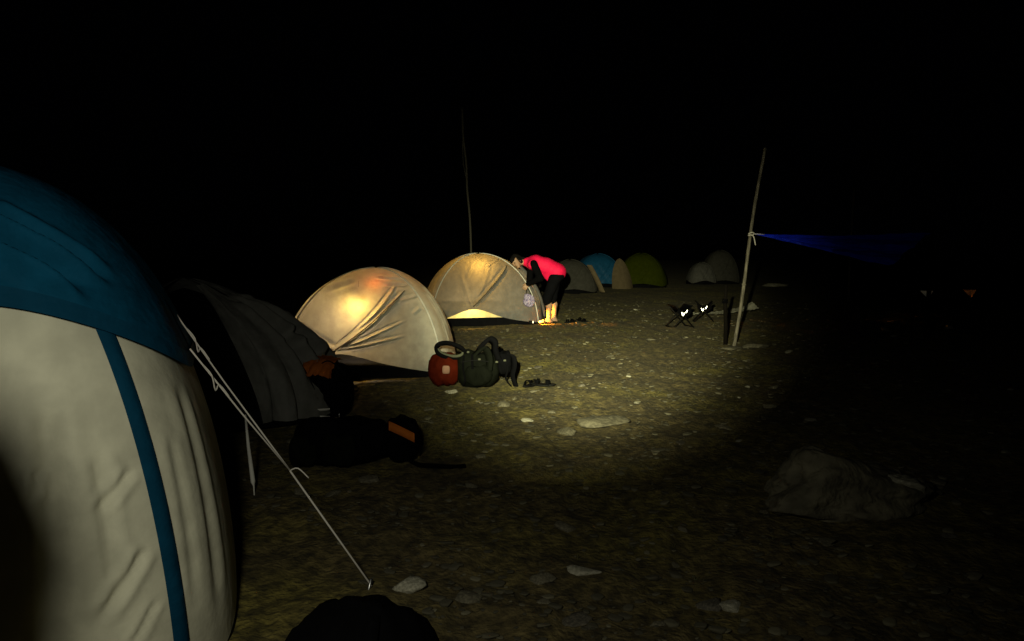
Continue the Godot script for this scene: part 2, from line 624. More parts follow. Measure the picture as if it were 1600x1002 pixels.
# ---------------------------------------------------------------- the near tent, cream walls under a teal fly
func near_tent() -> void:
	var at := on(-2.045, -2.63)
	var t := thing("dome_tent", "big near dome tent with cream walls and teal blue top", "tent", at, deg_to_rad(21.0))
	var T := {"right": 0.965, "left": 0.975, "deep": 0.92, "high": 1.675, "square": 3.6, "bulge": 0.82, "sag": 0.05}
	# u = 0 looks along +x (the right end), u = 0.25 along +z (the front); the front right ridge is u = 0.125
	var cr := []
	for k in [[0.163, 0.62, 0.176, 0.1, 0.035, 0.016], [0.147, 0.5, 0.150, 0.2, 0.022, 0.010], [0.185, 0.5, 0.20, 0.1, 0.04, 0.018], [0.075, 0.6, 0.095, 0.05, 0.04, 0.010], [0.105, 0.5, 0.113, 0.12, 0.022, 0.006], [0.133, 0.45, 0.153, 0.38, 0.016, 0.010], [0.134, 0.30, 0.158, 0.19, 0.018, 0.013], [0.133, 0.2, 0.146, 0.13, 0.013, 0.008], [0.135, 0.11, 0.165, 0.02, 0.02, 0.010], [0.21, 0.6, 0.215, 0.3, 0.03, 0.014], [0.172, 0.48, 0.175, 0.42, 0.014, 0.016]]:
		cr.append(k)
	part("wall", dome_mesh(T, hem_of(0.02, 0.03), cr, 0.003, 0, 1, 0.0, 420, 120, 0.83), M.cream, t)
	var fly_hem := func(u: float) -> float:
		var a := fposmod(u + 0.25, 1.0) - 0.25
		return 1.26 - 0.28 * (1.0 - smoothstep(0.03, 0.19, absf(a)))
	var fc := []
	for k in [[0.25, 1.05, 0.13, 0.74, 0.03, 0.05], [0.26, 0.92, 0.15, 0.74, 0.022, 0.04], [0.22, 1.16, 0.12, 0.82, 0.03, 0.045], [0.19, 0.96, 0.135, 0.78, 0.02, 0.03], [0.17, 1.1, 0.1, 0.84, 0.025, 0.03]]:
		fc.append(k)
	part("fly", dome_mesh(T, fly_hem, fc, 0.008, 0, 1, 0.035, 420, 90), M.teal, t)
	part("fly_hem", grid(240, 1, func(u: float, v: float) -> Vector3:
		var y: float = fly_hem.call(u) - 0.05 * v
		return dome_at(T, u, asin(y / T.high), 0.048 - 0.012 * v), true), M.teal_band, t)
	for k in 4:
		var u0 := 0.125 + 0.25 * k
		part("pole_sleeve", grid(4, 60, func(u: float, v: float) -> Vector3:
			var phi := lerpf(0.02, 0.8, v)
			var q := dome_at(T, u0, phi, 0.012)
			var side := (dome_at(T, u0 + 0.01, phi) - dome_at(T, u0 - 0.01, phi)).normalized()
			return q + side * (u - 0.5) * 0.056 + Vector3(q.x, 0, q.z).normalized() * 0.012 * (1.0 - pow(2.0 * u - 1.0, 2.0))), M.teal_band, t)
	# the guy line off the right side: two legs meet at a slider
	var inv := t.transform.affine_inverse()
	var a: Vector3 = inv * Vector3(-1.44, 1.21, -3.05)
	var b: Vector3 = inv * Vector3(-1.2, 1.02, -2.75)
	var j: Vector3 = inv * Vector3(-0.905, 0.49, -2.96)
	var g: Vector3 = inv * (on(-0.57, -2.9) + Vector3(0, 0.01, 0))
	part("guy_line", tube([a, a.lerp(j, 0.5) + Vector3(0, -0.008, 0), j], 0.0035, 6), M.cord, t)
	part("guy_line", tube([b, b.lerp(j, 0.5) + Vector3(0, -0.006, 0), j], 0.0035, 6), M.cord, t)
	part("guy_line", tube([j, g], 0.004, 6), M.cord, t)
	part("line_end", tube(curve_pts([j, j + Vector3(0.03, 0.012, 0.02), j + Vector3(0.07, -0.03, 0.03)], 8), 0.003, 5), M.cord, t)
	for q in [[a, 0.2], [b, 0.12]]:
		var s: Vector3 = (q[0] as Vector3).lerp(j, q[1])
		part("loop", tube(curve_pts([s, s + Vector3(0.03, -0.04, 0.02), s + Vector3(0.04, -0.1, 0.01), s + (j - s).normalized() * 0.1, s + (j - s).normalized() * 0.16], 12), 0.003, 5), M.cord, t)
	part("peg", tube([g + Vector3(0, 0.03, 0), g + Vector3(-0.03, -0.08, 0)], 0.007, 6), M.steel, t)

# ---------------------------------------------------------------- the unlit grey tent behind it, its porch open
func grey_tent() -> void:
	var at := on(-2.78, -6.3)
	var t := thing("dome_tent", "unlit dark grey dome tent behind the near cream tent", "tent", at, deg_to_rad(18.0))
	var T := {"right": 1.3, "left": 1.1, "deep": 1.05, "high": 1.12, "square": 3.2, "bulge": 1.55, "sag": 0.07}
	var cr := [[0.03, 1.0, 0.07, 0.15, 0.06, 0.09], [0.07, 1.1, 0.105, 0.1, 0.055, 0.08], [0.11, 1.0, 0.125, 0.2, 0.04, 0.06], [-0.02, 0.8, 0.04, 0.2, 0.05, 0.07], [0.05, 0.5, 0.12, 0.3, 0.04, 0.05], [0.08, 0.7, 0.13, 0.55, 0.03, 0.04]]
	part("fly", dome_mesh(T, hem_of(0.03, 0.1), cr, 0.03, -0.16, 0.15, 0.0, 160, 80), M.dark_fly, t)
	part("fly_back", dome_mesh(T, hem_of(0.03, 0.1), [], 0.01, 0.34, 0.84, 0.0, 100, 40), M.dark_fly, t)
	part("inner_wall", dome_mesh(T, hem_of(0.02, 0.02), [], 0.006, 0.1, 0.4, -0.09, 60, 40), M.black_cloth, t)
	part("floor_tub", tub_mesh(T, 0.95, 0.14), M.tub, t)
	for u in [0.125, 0.375]:
		part("pole", tube(ridge_pts(T, u, 0.02, 0.004), 0.006, 6), M.black_plastic, t)
	# rolled back door cloth along the right edge of the porch
	part("door_flap", grid(30, 40, func(u: float, v: float) -> Vector3:
		var p := dome_at(T, 0.15 + 0.03 * u, lerpf(0.05, 1.2, v), 0.02)
		return p + Vector3(0.03 * sin(u * 9.0 + v * 4.0), 0, 0.05 * sin(u * 7.0) + 0.02 * fold.get_noise_2d(u * 200.0, v * 300.0))), M.dark_fly, t)
	peg_line(t, dome_at(T, 0.06, 0.1, 0.0), Vector3(1.2, 0.0, 0.75), M.cord)
	for k in 2:
		part("hem_tape", band([Vector3(0.88, 0.10 - 0.04 * k, 0.86), Vector3(1.0, 0.09 - 0.05 * k, 0.86), Vector3(1.12, 0.085 - 0.065 * k, 0.84)], Vector3(0, 0.01, 0.004), 0.002, 8), M.white_cloth, t)

# ---------------------------------------------------------------- two tents lit from inside
func lit_tents() -> void:
	# nearer one
	var t := thing("dome_tent", "glowing pale dome tent with lamp spots, behind the red and black backpack", "tent", on(-1.55, -8.5), deg_to_rad(1.0))
	var T := {"right": 0.86, "left": 1.0, "deep": 0.68, "high": 1.15, "square": 8.0, "crown": 5.0, "nose": 0.05, "bulge": 0.95, "sag": 0.08}
	var hem := func(u: float) -> float:
		var k := 0.05 + 0.10 * pow(absf(cos(2.0 * TAU * u)), 1.3)
		return k + 0.13 * exp(-pow((u - 0.31) / 0.06, 2.0))
	var p0 := [0.305, 0.26]
	var cr := []
	for k in [[0.15, 0.92, 0.018, 0.045], [0.155, 1.06, 0.016, 0.028], [0.165, 0.56, 0.012, 0.028], [0.17, 0.4, 0.012, 0.026], [0.37, 0.5, 0.025, 0.03], [0.4, 0.35, 0.025, 0.025]]:
		cr.append([p0[0], p0[1], k[0], k[1], k[2], k[3]])
	for k in [[0.125, 0.85, 0.2, 0.75, 0.02, 0.012], [0.13, 1.0, 0.21, 1.0, 0.02, 0.014], [0.13, 1.1, 0.24, 1.15, 0.02, 0.012], [0.135, 0.7, 0.155, 0.62, 0.02, 0.012], [0.36, 0.9, 0.30, 1.1, 0.035, 0.014]]:
		cr.append(k)
	var fly2 := part("fly", dome_mesh(T, hem, cr, 0.008, 0.122, 0.878, 0.0, 480, 160), M.grey_fly, t)
	part("end_panel", dome_mesh(T, hem, [[0.06, 0.9, 0.08, 0.2, 0.03, 0.02], [-0.02, 1.0, 0.02, 0.3, 0.03, 0.02]], 0.006, -0.122, 0.122, 0.0, 60, 60), M.grey_fly, t)
	part("floor_tub", tub_mesh(T, 0.97, 0.13), M.tub, t)
	part("tie_out", tube([dome_at(T, 0.305, 0.25, 0.0), dome_at(T, 0.305, 0.2, 0.12)], 0.012, 6), M.black_plastic, t)
	for u in [0.125, 0.375, 0.625, 0.875]:
		part("pole_sleeve", tube(ridge_pts(T, u, 0.05, 0.006), 0.009, 6), M.piping, t)
	part("guy_line", tube([dome_at(T, 0.305, 0.24, 0.01), Vector3(-0.45, 0.03, 1.1)], 0.003, 5), M.cord, t)
	var q := t.transform
	tent_lamp("yellow lamp glowing through the middle of the nearer lit tent", q * Vector3(-0.13, 0.72, 0.38), Color(1.0, 0.66, 0.15), 0.55, 0.3, 0.6)
	tent_lamp("pale lamp glowing low inside the nearer lit tent", q * Vector3(-0.26, 0.55, 0.24), Color(1.0, 0.78, 0.56), 0.5, 0.5, 0.6)
	tent_lamp("orange lamp glowing under the crown of the nearer lit tent", q * Vector3(0.04, 0.94, 0.27), Color(1.0, 0.17, 0.01), 0.11, 0.1, 0.4)
	part("seam_tape", tube(crease_pts(T, [0.305, 0.26, 0.15, 0.92], -0.002), 0.006, 5), M.seam, fly2)
	# farther one
	var t3 := thing("dome_tent", "yellow glowing dome tent beside the bending person in pink", "tent", on(-0.62, -13.85), deg_to_rad(12.0))
	var T3 := {"right": 1.05, "left": 1.05, "deep": 0.78, "high": 1.27, "square": 8.0, "crown": 5.0, "nose": 0.14, "bulge": 0.95, "sag": 0.08}
	var hem3 := func(u: float) -> float:
		var k := 0.04 + 0.10 * pow(absf(cos(2.0 * TAU * u)), 1.3)
		return k + 0.17 * exp(-pow((u - 0.29) / 0.065, 2.0))
	var c3 := []
	for k in [[0.145, 0.98, 0.03, 0.035], [0.34, 0.9, 0.03, 0.012], [0.2, 1.15, 0.03, 0.012]]:
		c3.append([0.285, 0.27, k[0], k[1], k[2], k[3]])
	for k in [[0.115, 0.9, 0.10, 0.15, 0.03, 0.03], [0.09, 0.95, 0.075, 0.12, 0.035, 0.03], [0.14, 1.2, 0.25, 0.9, 0.02, 0.012], [0.3, 1.1, 0.31, 0.6, 0.03, 0.012]]:
		c3.append(k)
	var fly3 := part("fly", dome_mesh(T3, hem3, c3, 0.007, 0.085, 0.878, 0.0, 240, 100), M.grey_fly3, t3)
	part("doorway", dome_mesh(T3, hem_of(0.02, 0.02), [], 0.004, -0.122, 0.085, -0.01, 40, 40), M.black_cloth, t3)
	part("inner_wall", grid(80, 6, func(u: float, v: float) -> Vector3: return dome_at(T3, u, lerpf(0.1, 0.36, v), -0.1)), M.inner, t3)
	part("floor_tub", tub_mesh(T3, 0.93, 0.14), M.tub, t3)
	for u in [0.125, 0.375, 0.625, 0.875]:
		part("pole_sleeve", tube(ridge_pts(T3, u, 0.05, 0.006), 0.010, 6), M.piping, t3)
	part("door_flap", grid(20, 30, func(u: float, v: float) -> Vector3:
		var p := dome_at(T3, 0.105 - 0.04 * u, lerpf(0.1, 1.05, v), 0.04 + 0.03 * sin(u * 9.0))
		return p), M.grey_fly3, t3)
	var q3 := t3.transform
	tent_lamp("yellow lamp glowing under the roof of the farther lit tent", q3 * Vector3(-0.05, 0.95, 0.22), Color(1.0, 0.6, 0.1), 2.3, 0.25, 0.5)
	tent_lamp("pale lamp glowing low inside the farther lit tent", q3 * Vector3(-0.3, 0.32, 0.38), Color(1.0, 0.8, 0.4), 0.55, 0.8, 0.6)
	part("seam_tape", tube(crease_pts(T3, [0.285, 0.27, 0.145, 0.98], 0.004), 0.010, 5), M.seam, fly3)

# ---------------------------------------------------------------- far tents
func far_tents() -> void:
	var specs := [
		["blue dome tent far behind the bending person", M.blue_far, Vector3(3.0, 0, -26.2), 10.0, 0.95, 1.14, 0.8],
		["olive green dome tent beside the far blue tent", M.green_far, Vector3(4.5, 0, -26.0), -8.0, 0.92, 1.16, 0.8],
		["small pale grey tent left of the far dark tent", M.grey_far, Vector3(7.1, 0, -28.0), 0.0, 0.55, 0.8, 0.6],
		["tall dark tent right of the small pale grey tent", M.dark_far, Vector3(7.9, 0, -28.4), 0.0, 0.75, 1.25, 0.7],
		["dark tent with a pale flap half hidden behind the person in pink", M.dark_far, Vector3(1.75, 0, -22.6), 4.0, 0.85, 1.0, 0.7]]
	for s in specs:
		var T := {"right": s[4], "left": s[4], "deep": s[6], "high": s[5], "square": 2.6, "bulge": 0.95, "sag": 0.08}
		var t := thing("dome_tent", s[0], "tent", s[2], deg_to_rad(s[3]))
		var cr := [[0.27, 0.2, 0.15, 0.9, 0.05, 0.04], [0.22, 0.15, 0.3, 0.8, 0.05, 0.03]]
		part("fly", dome_mesh(T, hem_of(0.04, 0.1), cr, 0.012, 0, 1, 0.0, 80, 30), s[1], t)
		part("floor_tub", tub_mesh(T, 0.96, 0.12), M.tub, t)
		for u in [0.125, 0.375]:
			part("pole_sleeve", tube(ridge_pts(T, u, 0.05, 0.01), 0.012, 5), s[1], t)
		if s[0].contains("pale flap"):
			part("door_flap", band([Vector3(0.5, 0.85, 0.55), Vector3(0.66, 0.5, 0.75), Vector3(0.85, 0.06, 0.85)], Vector3(0.07, 0, 0.04), 0.004, 10), M.beige_far, t)
		if s[1] == M.blue_far:
			part("porch", grid(20, 20, func(u: float, v: float) -> Vector3:
				var k := 2.0 * u - 1.0
				return Vector3(0.42 + 0.36 * k * pow(1.0 - v * v, 0.6) + 0.03 * v, 1.0 * v, 1.55 - 0.5 * v + 0.3 * (1.0 - k * k) * (1.0 - v))), M.beige_far, t)
			part("vent", grid(2, 2, func(u: float, v: float) -> Vector3:
				return dome_at(T, 0.19 + 0.03 * (u - 0.5) * (1.0 - v), 0.2 + 0.16 * v, 0.03)), M.grey_far, t)

# ---------------------------------------------------------------- poles, tarp, pennants
func tarp_and_poles() -> void:
	var base := on(3.13, -10.48)
	var top := Vector3(3.62, 2.8, -10.85)
	var t := thing("wooden_pole", "leaning pale wooden pole that holds the blue tarp", "pole", base)
	var pts := []
	for i in 13:
		var f := i / 12.0
		pts.append((top - base) * f + Vector3(0.01 * sin(f * 7.0), -0.1 * (1.0 - f), 0.02 * sin(f * 5.0 + 1.0)))
	var rr := []
	for i in 13:
		rr.append(0.025 - 0.005 * i / 12.0 + 0.002 * sin(i * 2.3))
	part("shaft", tube(pts, rr, 10), M.wood, t)
	var tie: Vector3 = (top - base) * 0.565
	part("knot", tube(curve_pts([tie + Vector3(-0.04, 0, 0.02), tie + Vector3(0, 0.02, 0.045), tie + Vector3(0.045, 0.0, 0.01), tie + Vector3(0.0, -0.03, -0.045), tie + Vector3(-0.04, -0.02, 0.02), tie + Vector3(0.02, -0.03, 0.045), tie + Vector3(0.06, -0.16, 0.03)], 30), 0.009, 6), M.cord, t)
	var post := thing("dark_post", "short dark post standing beside the leaning pole", "post", on(3.06, -10.6))
	part("shaft", tube([Vector3(0, -0.1, 0), Vector3(0.0, 0.3, 0), Vector3(-0.02, 0.62, 0), Vector3(-0.01, 0.86, 0)], [0.03, 0.03, 0.028, 0.02], 8), M.dark_wood, post)
	part("shaft_binding", tube([Vector3(-0.02, 0.6, 0), Vector3(-0.018, 0.66, 0)], 0.04, 8), M.black_cloth, post)
	part("bark_ring", tube([pts[4] + Vector3(0, -0.012, 0), pts[4] + Vector3(0, 0.012, 0)], 0.03, 9), M.wood, t)
	var w := thing("blue_tarp", "blue tarp tied to the leaning wooden pole at its corner", "tarp", base)
	var A: Vector3 = tie + Vector3(0.04, 0, 0)
	var fn := func(u: float, v: float) -> Vector3:
		# from the tied corner the upper edge runs right, the lower edge falls away in front of it
		var up := A.lerp(A + Vector3(2.8, 0.03, -0.5), u)
		var low := A.lerp(A + Vector3(1.9, -0.46, 0.12), u)
		var p := up.lerp(low, v)
		p.y -= 0.03 * sin(PI * u) * (1.0 - v)
		p.z += 0.04 * sin(v * 15.0 + u * 2.0) * u + 0.05 * fold.get_noise_2d(u * 300.0, v * 500.0)
		p.y += 0.03 * fold.get_noise_2d(u * 260.0 + 90.0, v * 320.0) * u
		return p
	part("sheet", grid(60, 36, fn), M.blue_tarp, w)
	part("tie_cord", tube([tie + Vector3(0.03, 0, 0), A + Vector3(0.16, -0.01, -0.02)], 0.008, 5), M.cord, w)
	var far_top := A + Vector3(2.83, 0.03, -0.51)
	part("corner_pole", tube([Vector3(far_top.x, -0.1, far_top.z), far_top + Vector3(0, 0.05, 0)], 0.03, 7), M.dark_wood, w)
	var low_c := A + Vector3(1.9, -0.46, 0.12)
	part("corner_cord", tube([low_c, Vector3(low_c.x + 0.5, 0.0, low_c.z + 0.5)], 0.005, 5), M.black_plastic, w)
	# thin poles
	var thin := thing("thin_pole", "thin crooked pole rising behind the yellow glowing tent", "pole", Vector3(-1.15, 0, -21.0))
	var tp := [Vector3(0, -0.1, 0), Vector3(0.0, 1.3, 0), Vector3(-0.03, 2.2, 0.02), Vector3(-0.10, 3.0, 0), Vector3(-0.12, 3.7, 0.03), Vector3(-0.2, 4.4, 0), Vector3(-0.22, 5.2, 0)]
	part("shaft", tube(curve_pts(tp, 30), 0.03, 6), M.bark, thin)
	part("twig", tube(curve_pts([Vector3(-0.11, 3.2, 0), Vector3(-0.2, 3.7, 0), Vector3(-0.22, 4.3, 0)], 8), 0.012, 5), M.bark, thin)
	var thin2 := thing("thin_pole", "thin faint pole standing behind the blue tarp", "pole", Vector3(8.6, 0, -19.0))
	part("shaft", tube([Vector3(0, -0.1, 0), Vector3(0.0, 1.5, 0), Vector3(0.03, 2.85, 0)], 0.025, 6), M.wood, thin2)
	# two pennants on a low cord
	var posts := [on(6.1, -11.3), on(8.4, -11.9)]
	for i in 2:
		var s := thing("cord_stake", ["thin dark stake holding the pennant cord, the left one", "thin dark stake holding the pennant cord, the right one"][i], "stake", posts[i], 0.0)
		part("shaft", tube([Vector3(0, -0.1, 0), Vector3(0, 0.8, 0)], 0.012, 6), M.dark_wood, s)
	var c0: Vector3 = posts[0] + Vector3(0, 0.75, 0)
	var c1: Vector3 = posts[1] + Vector3(0, 0.75, 0)
	var cordage := part("strung_cord", tube([c0, c0.lerp(c1, 0.5) + Vector3(0, -0.02, 0), c1], 0.004, 5), M.black_plastic, self)
	tag(cordage, "thin dark cord strung low with two small pennants", "cord")
	var pens := [["small pale grey triangular pennant hanging at the right", 0.1, M.shiny_white], ["small orange triangular pennant hanging at the far right", 0.44, M.shiny_orange]]
	for q in pens:
		var c: Vector3 = c0.lerp(c1, q[1]) + Vector3(0, -0.012, 0)
		var o := part("pennant", grid(6, 6, func(u: float, v: float) -> Vector3:
			return Vector3((lerpf(-0.09, 0.09, u) * (1.0 - v) + 0.035 * v), -0.13 * v, 0.003 * sin(u * 5.0 + v * 3.0)), false), q[2], self)
		o.position = c
		o.rotation = Vector3(-0.06, -0.545, 0)
		tag(o, q[0], "pennant")

# ---------------------------------------------------------------- the person bending at the farther lit tent
func person() -> void:
	var at := on(0.66, -13.34)
	var t := thing("person", "person in a pink jacket bending forward beside the yellow glowing tent", "person", at)
	var hipL := Vector3(0.12, 0.86, 0.09)
	var hipR := Vector3(0.12, 0.86, -0.09)
	var kneeL := Vector3(-0.03, 0.47, 0.11)
	var kneeR := Vector3(0.07, 0.47, -0.08)
	var ankL := Vector3(0.0, 0.085, 0.10)
	var ankR := Vector3(0.10, 0.085, -0.08)
	var toeL := Vector3(-0.15, 0.035, 0.12)
	var toeR := Vector3(-0.05, 0.035, -0.06)
	var pel := Vector3(0.13, 0.90, 0)
	var belly := Vector3(-0.05, 1.02, 0)
	var chest := Vector3(-0.24, 1.09, 0)
	var neck := Vector3(-0.44, 1.10, 0.01)
	var head := Vector3(-0.575, 1.11, 0.04)
	var shL := Vector3(-0.30, 1.06, 0.18)
	var shR := Vector3(-0.32, 1.05, -0.17)
	var elL := Vector3(-0.16, 0.82, 0.25)
	var elR := Vector3(-0.34, 0.78, -0.2)
	var wrL := Vector3(-0.38, 0.72, 0.2)
	var wrR := Vector3(-0.46, 0.60, -0.08)
	# skin: one body under the clothes
	var st := new_st()
	net_into(st, [[hipL, kneeL, 0.075, 0.055], [hipR, kneeR, 0.075, 0.055], [kneeL, kneeL.lerp(ankL, 0.35) + Vector3(0.02, 0, 0), 0.053, 0.056], [kneeL.lerp(ankL, 0.35) + Vector3(0.02, 0, 0), ankL, 0.056, 0.036],
		[kneeR, kneeR.lerp(ankR, 0.35) + Vector3(0.02, 0, 0), 0.053, 0.056], [kneeR.lerp(ankR, 0.35) + Vector3(0.02, 0, 0), ankR, 0.056, 0.036],
		[ankL + Vector3(0.03, -0.04, 0), toeL, 0.04, 0.028], [ankL, toeL, 0.034, 0.026], [ankR + Vector3(0.03, -0.04, 0), toeR, 0.04, 0.028], [ankR, toeR, 0.034, 0.026],
		[pel + Vector3(0, 0, 0.06), pel - Vector3(0, 0, 0.06), 0.1, 0.1], [pel, belly, 0.11, 0.1], [belly, chest, 0.1, 0.12], [shL, shR, 0.06, 0.06], [chest, neck, 0.08, 0.05], [neck, head, 0.05, 0.05],
		[shL, elL, 0.048, 0.038], [elL, wrL, 0.037, 0.026], [shR, elR, 0.048, 0.038], [elR, wrR, 0.037, 0.026]], 0.014, 0.03)
	# head: looks down and to the left, the face half turned to the torch
	var f := Vector3(-0.55, -0.5, 0.66).normalized()      # forward of the face
	var up := (Vector3(-0.8, 0.55, 0.1) - f * Vector3(-0.8, 0.55, 0.1).dot(f)).normalized()
	var sd := f.cross(up).normalized()
	net_into(st, [[head + up * 0.035 - f * 0.015, head + up * 0.03 + f * 0.02, 0.082, 0.078], [head - up * 0.03 + f * 0.03, head - up * 0.085 + f * 0.052, 0.062, 0.03],
		[head + up * 0.01 + f * 0.095, head - up * 0.022 + f * 0.112, 0.009, 0.013], [head + up * 0.026 + f * 0.088 - sd * 0.03, head + up * 0.026 + f * 0.088 + sd * 0.03, 0.012, 0.012],
		[head - up * 0.055 + f * 0.085 - sd * 0.015, head - up * 0.055 + f * 0.085 + sd * 0.015, 0.01, 0.01],
		[head + sd * 0.078, head - up * 0.04 + sd * 0.077, 0.013, 0.01], [head - sd * 0.078, head - up * 0.04 - sd * 0.077, 0.013, 0.01],
		[head - up * 0.03 - f * 0.02, neck, 0.06, 0.055]], 0.006, 0.012)
	net_into(st, hand_bones(wrL, Vector3(-0.55, -0.75, 0.0), Vector3(-0.2, -0.3, -0.9), 0.9), 0.005, 0.006)
	net_into(st, hand_bones(wrR, Vector3(-0.3, -0.9, 0.1), Vector3(0.1, 0, 0.9), 0.8), 0.005, 0.006)
	var body := part("body", done(st), M.skin, t)
	var eyes := part("eyes", SphereMesh.new(), M.hair, body)
	(eyes.mesh as SphereMesh).radius = 0.011
	(eyes.mesh as SphereMesh).height = 0.022
	eyes.position = head + up * 0.004 + f * 0.086 + sd * 0.032
	eyes.name = "eye"
	var e2 := part("eye", eyes.mesh, M.hair, body)
	e2.position = head + up * 0.004 + f * 0.086 - sd * 0.032
	part("mouth", tube([head - up * 0.057 + f * 0.094 - sd * 0.02, head - up * 0.057 + f * 0.098, head - up * 0.057 + f * 0.094 + sd * 0.02], 0.004, 5), M.hair, body)
	# dark hair with a loose tail over the collar
	part("hair", net([[head + up * 0.06 - f * 0.03, head + up * 0.055 + f * 0.035, 0.082, 0.07], [head - f * 0.05, head + up * 0.03 - f * 0.06, 0.075, 0.075], [head + up * 0.02 + sd * 0.07, head - up * 0.06 + sd * 0.06 - f * 0.02, 0.026, 0.03], [head + up * 0.02 - sd * 0.07, head - up * 0.06 - sd * 0.06 - f * 0.02, 0.026, 0.03], [head - f * 0.07, neck + Vector3(0, 0.05, 0), 0.06, 0.04]], 0.009, 0.02), M.hair, t)
	# jacket body, dark sleeves, trousers, shoes
	part("jacket", net([[pel + Vector3(-0.0, 0.03, 0.07), pel + Vector3(0.0, 0.03, -0.07), 0.14, 0.14], [pel + Vector3(0.03, 0.02, 0), belly, 0.15, 0.155], [belly + Vector3(0, 0.01, 0.06), chest + Vector3(0, 0, 0.07), 0.135, 0.135], [belly + Vector3(0, 0.01, -0.06), chest + Vector3(0, 0, -0.07), 0.135, 0.135], [shL, shR, 0.085, 0.085], [chest, neck + Vector3(0.03, 0, 0), 0.13, 0.075], [belly + Vector3(0, -0.1, 0), pel + Vector3(-0.05, -0.12, 0), 0.1, 0.09]], 0.013, 0.05), M.pink, t)
	part("sleeve", net([[shL + Vector3(0.02, 0.01, 0.035), elL, 0.072, 0.058], [elL, wrL, 0.056, 0.042]], 0.011, 0.03), M.black_cloth, t)
	part("sleeve", net([[shR, elR, 0.07, 0.056], [elR, wrR, 0.054, 0.042]], 0.011, 0.03), M.black_cloth, t)
	part("trousers", net([[pel + Vector3(0.02, -0.03, 0.06), pel + Vector3(0.02, -0.03, -0.06), 0.125, 0.125], [hipL, kneeL, 0.115, 0.085], [hipR, kneeR, 0.115, 0.085], [kneeL, kneeL + Vector3(0.0, -0.07, 0), 0.083, 0.078], [kneeR, kneeR + Vector3(0.0, -0.07, 0), 0.083, 0.078]], 0.013, 0.03), M.trousers, t)
	for q in [[ankL, toeL], [ankR, toeR]]:
		var sl := part("sandal", net([[q[0] + Vector3(0.03, -0.065, 0), q[1] + Vector3(-0.01, -0.018, 0), 0.022, 0.02], [q[0] + Vector3(0.03, -0.065, 0.025), q[1] + Vector3(0, -0.018, 0.03), 0.02, 0.018], [q[0] + Vector3(0.03, -0.065, -0.025), q[1] + Vector3(0, -0.018, -0.03), 0.02, 0.018]], 0.008, 0.01), M.black_plastic, t)
		part("sandal_strap", tube(curve_pts([(q[0] as Vector3).lerp(q[1], 0.6) + Vector3(0, -0.03, 0.05), (q[0] as Vector3).lerp(q[1], 0.55) + Vector3(0, 0.035, 0), (q[0] as Vector3).lerp(q[1], 0.6) + Vector3(0, -0.03, -0.05)], 10), 0.01, 5), M.black_plastic, sl)
	# the bag in the left hand
	var b := thing("carried_bag", "small white and purple patterned bag hanging from the person's hand", "bag", at + Vector3(-0.36, 0.42, 0.17))
	var bag := M.white_cloth.duplicate() as StandardMaterial3D
	bag.albedo_texture = noise_tex(0.03, 256, 2, 77, Color(0.05, 0.04, 0.12), Color(0.85, 0.82, 0.9), Color(0.35, 0.28, 0.55))
	bag.uv1_scale = Vector3(5, 5, 5)
	part("sack", blob(Vector3(0.10, 0.11, 0.05), 2.6, 0.35, 5, 24, 16, 9.0), bag, b)
	part("handle", tube(curve_pts([Vector3(-0.05, 0.08, 0), Vector3(-0.045, 0.17, 0.01), Vector3(-0.035, 0.22, 0.015), Vector3(0.01, 0.17, 0.01), Vector3(0.05, 0.08, 0)], 16), 0.006, 5), M.black_plastic, b)
	# the lamp on the ground at the tent door
	var lp := thing("ground_lamp", "small lit lamp on the ground beside the person's feet", "lamp", on(0.36, -13.12))
	part("housing", blob(Vector3(0.035, 0.03, 0.035), 4.0, 0.0, 3, 16, 10), M.black_plastic, lp).position = Vector3(-0.03, 0.04, 0)
	part("lens", blob(Vector3(0.008, 0.022, 0.026), 2.5, 0.0, 3, 14, 8), glow(Color(1.0, 0.75, 0.4), 3.0), lp).position = Vector3(0.012, 0.045, 0)
	var l := SpotLight3D.new()
	l.name = "lens_light"
	l.light_color = Color(1.0, 0.36, 0.03).linear_to_srgb()
	l.light_energy = 5.0
	l.spot_angle = 40.0
	l.spot_angle_attenuation = 0.8
	l.spot_range = 30.0
	l.spot_attenuation = 2.0
	l.light_size = 0.02
	l.shadow_enabled = true
	lp.add_child(l)
	l.position = Vector3(0.03, 0.05, 0.0)
	l.look_at_from_position(lp.position + l.position, lp.position + Vector3(1.0, 0.11, -0.35))

# ---------------------------------------------------------------- backpacks and bags
func pack_body(len0: float, len1: float, rad: Callable, seed_: int) -> ArrayMesh:
	# a stuffed sack lying along x, section a rounded square
	var no := FastNoiseLite.new()
	no.seed = seed_
	no.frequency = 4.0
	return grid(36, 24, func(u: float, v: float) -> Vector3:
		var x := lerpf(len0, len1, v)
		var end := pow(maxf(1.0 - pow(absf(2.0 * v - 1.0), 3.6), 0.0), 0.45)
		var a := u * TAU
		var k := pow(pow(absf(cos(a)), 2.4) + pow(absf(sin(a)), 2.4), -1.0 / 2.4)
		var r: Vector2 = rad.call(v)
		var p := Vector3(x, sin(a) * k * r.y * end, cos(a) * k * r.x * end)
		return p + Vector3(0, p.y, p.z).normalized() * 0.045 * no.get_noise_3dv(p * 1.6) * end, true)

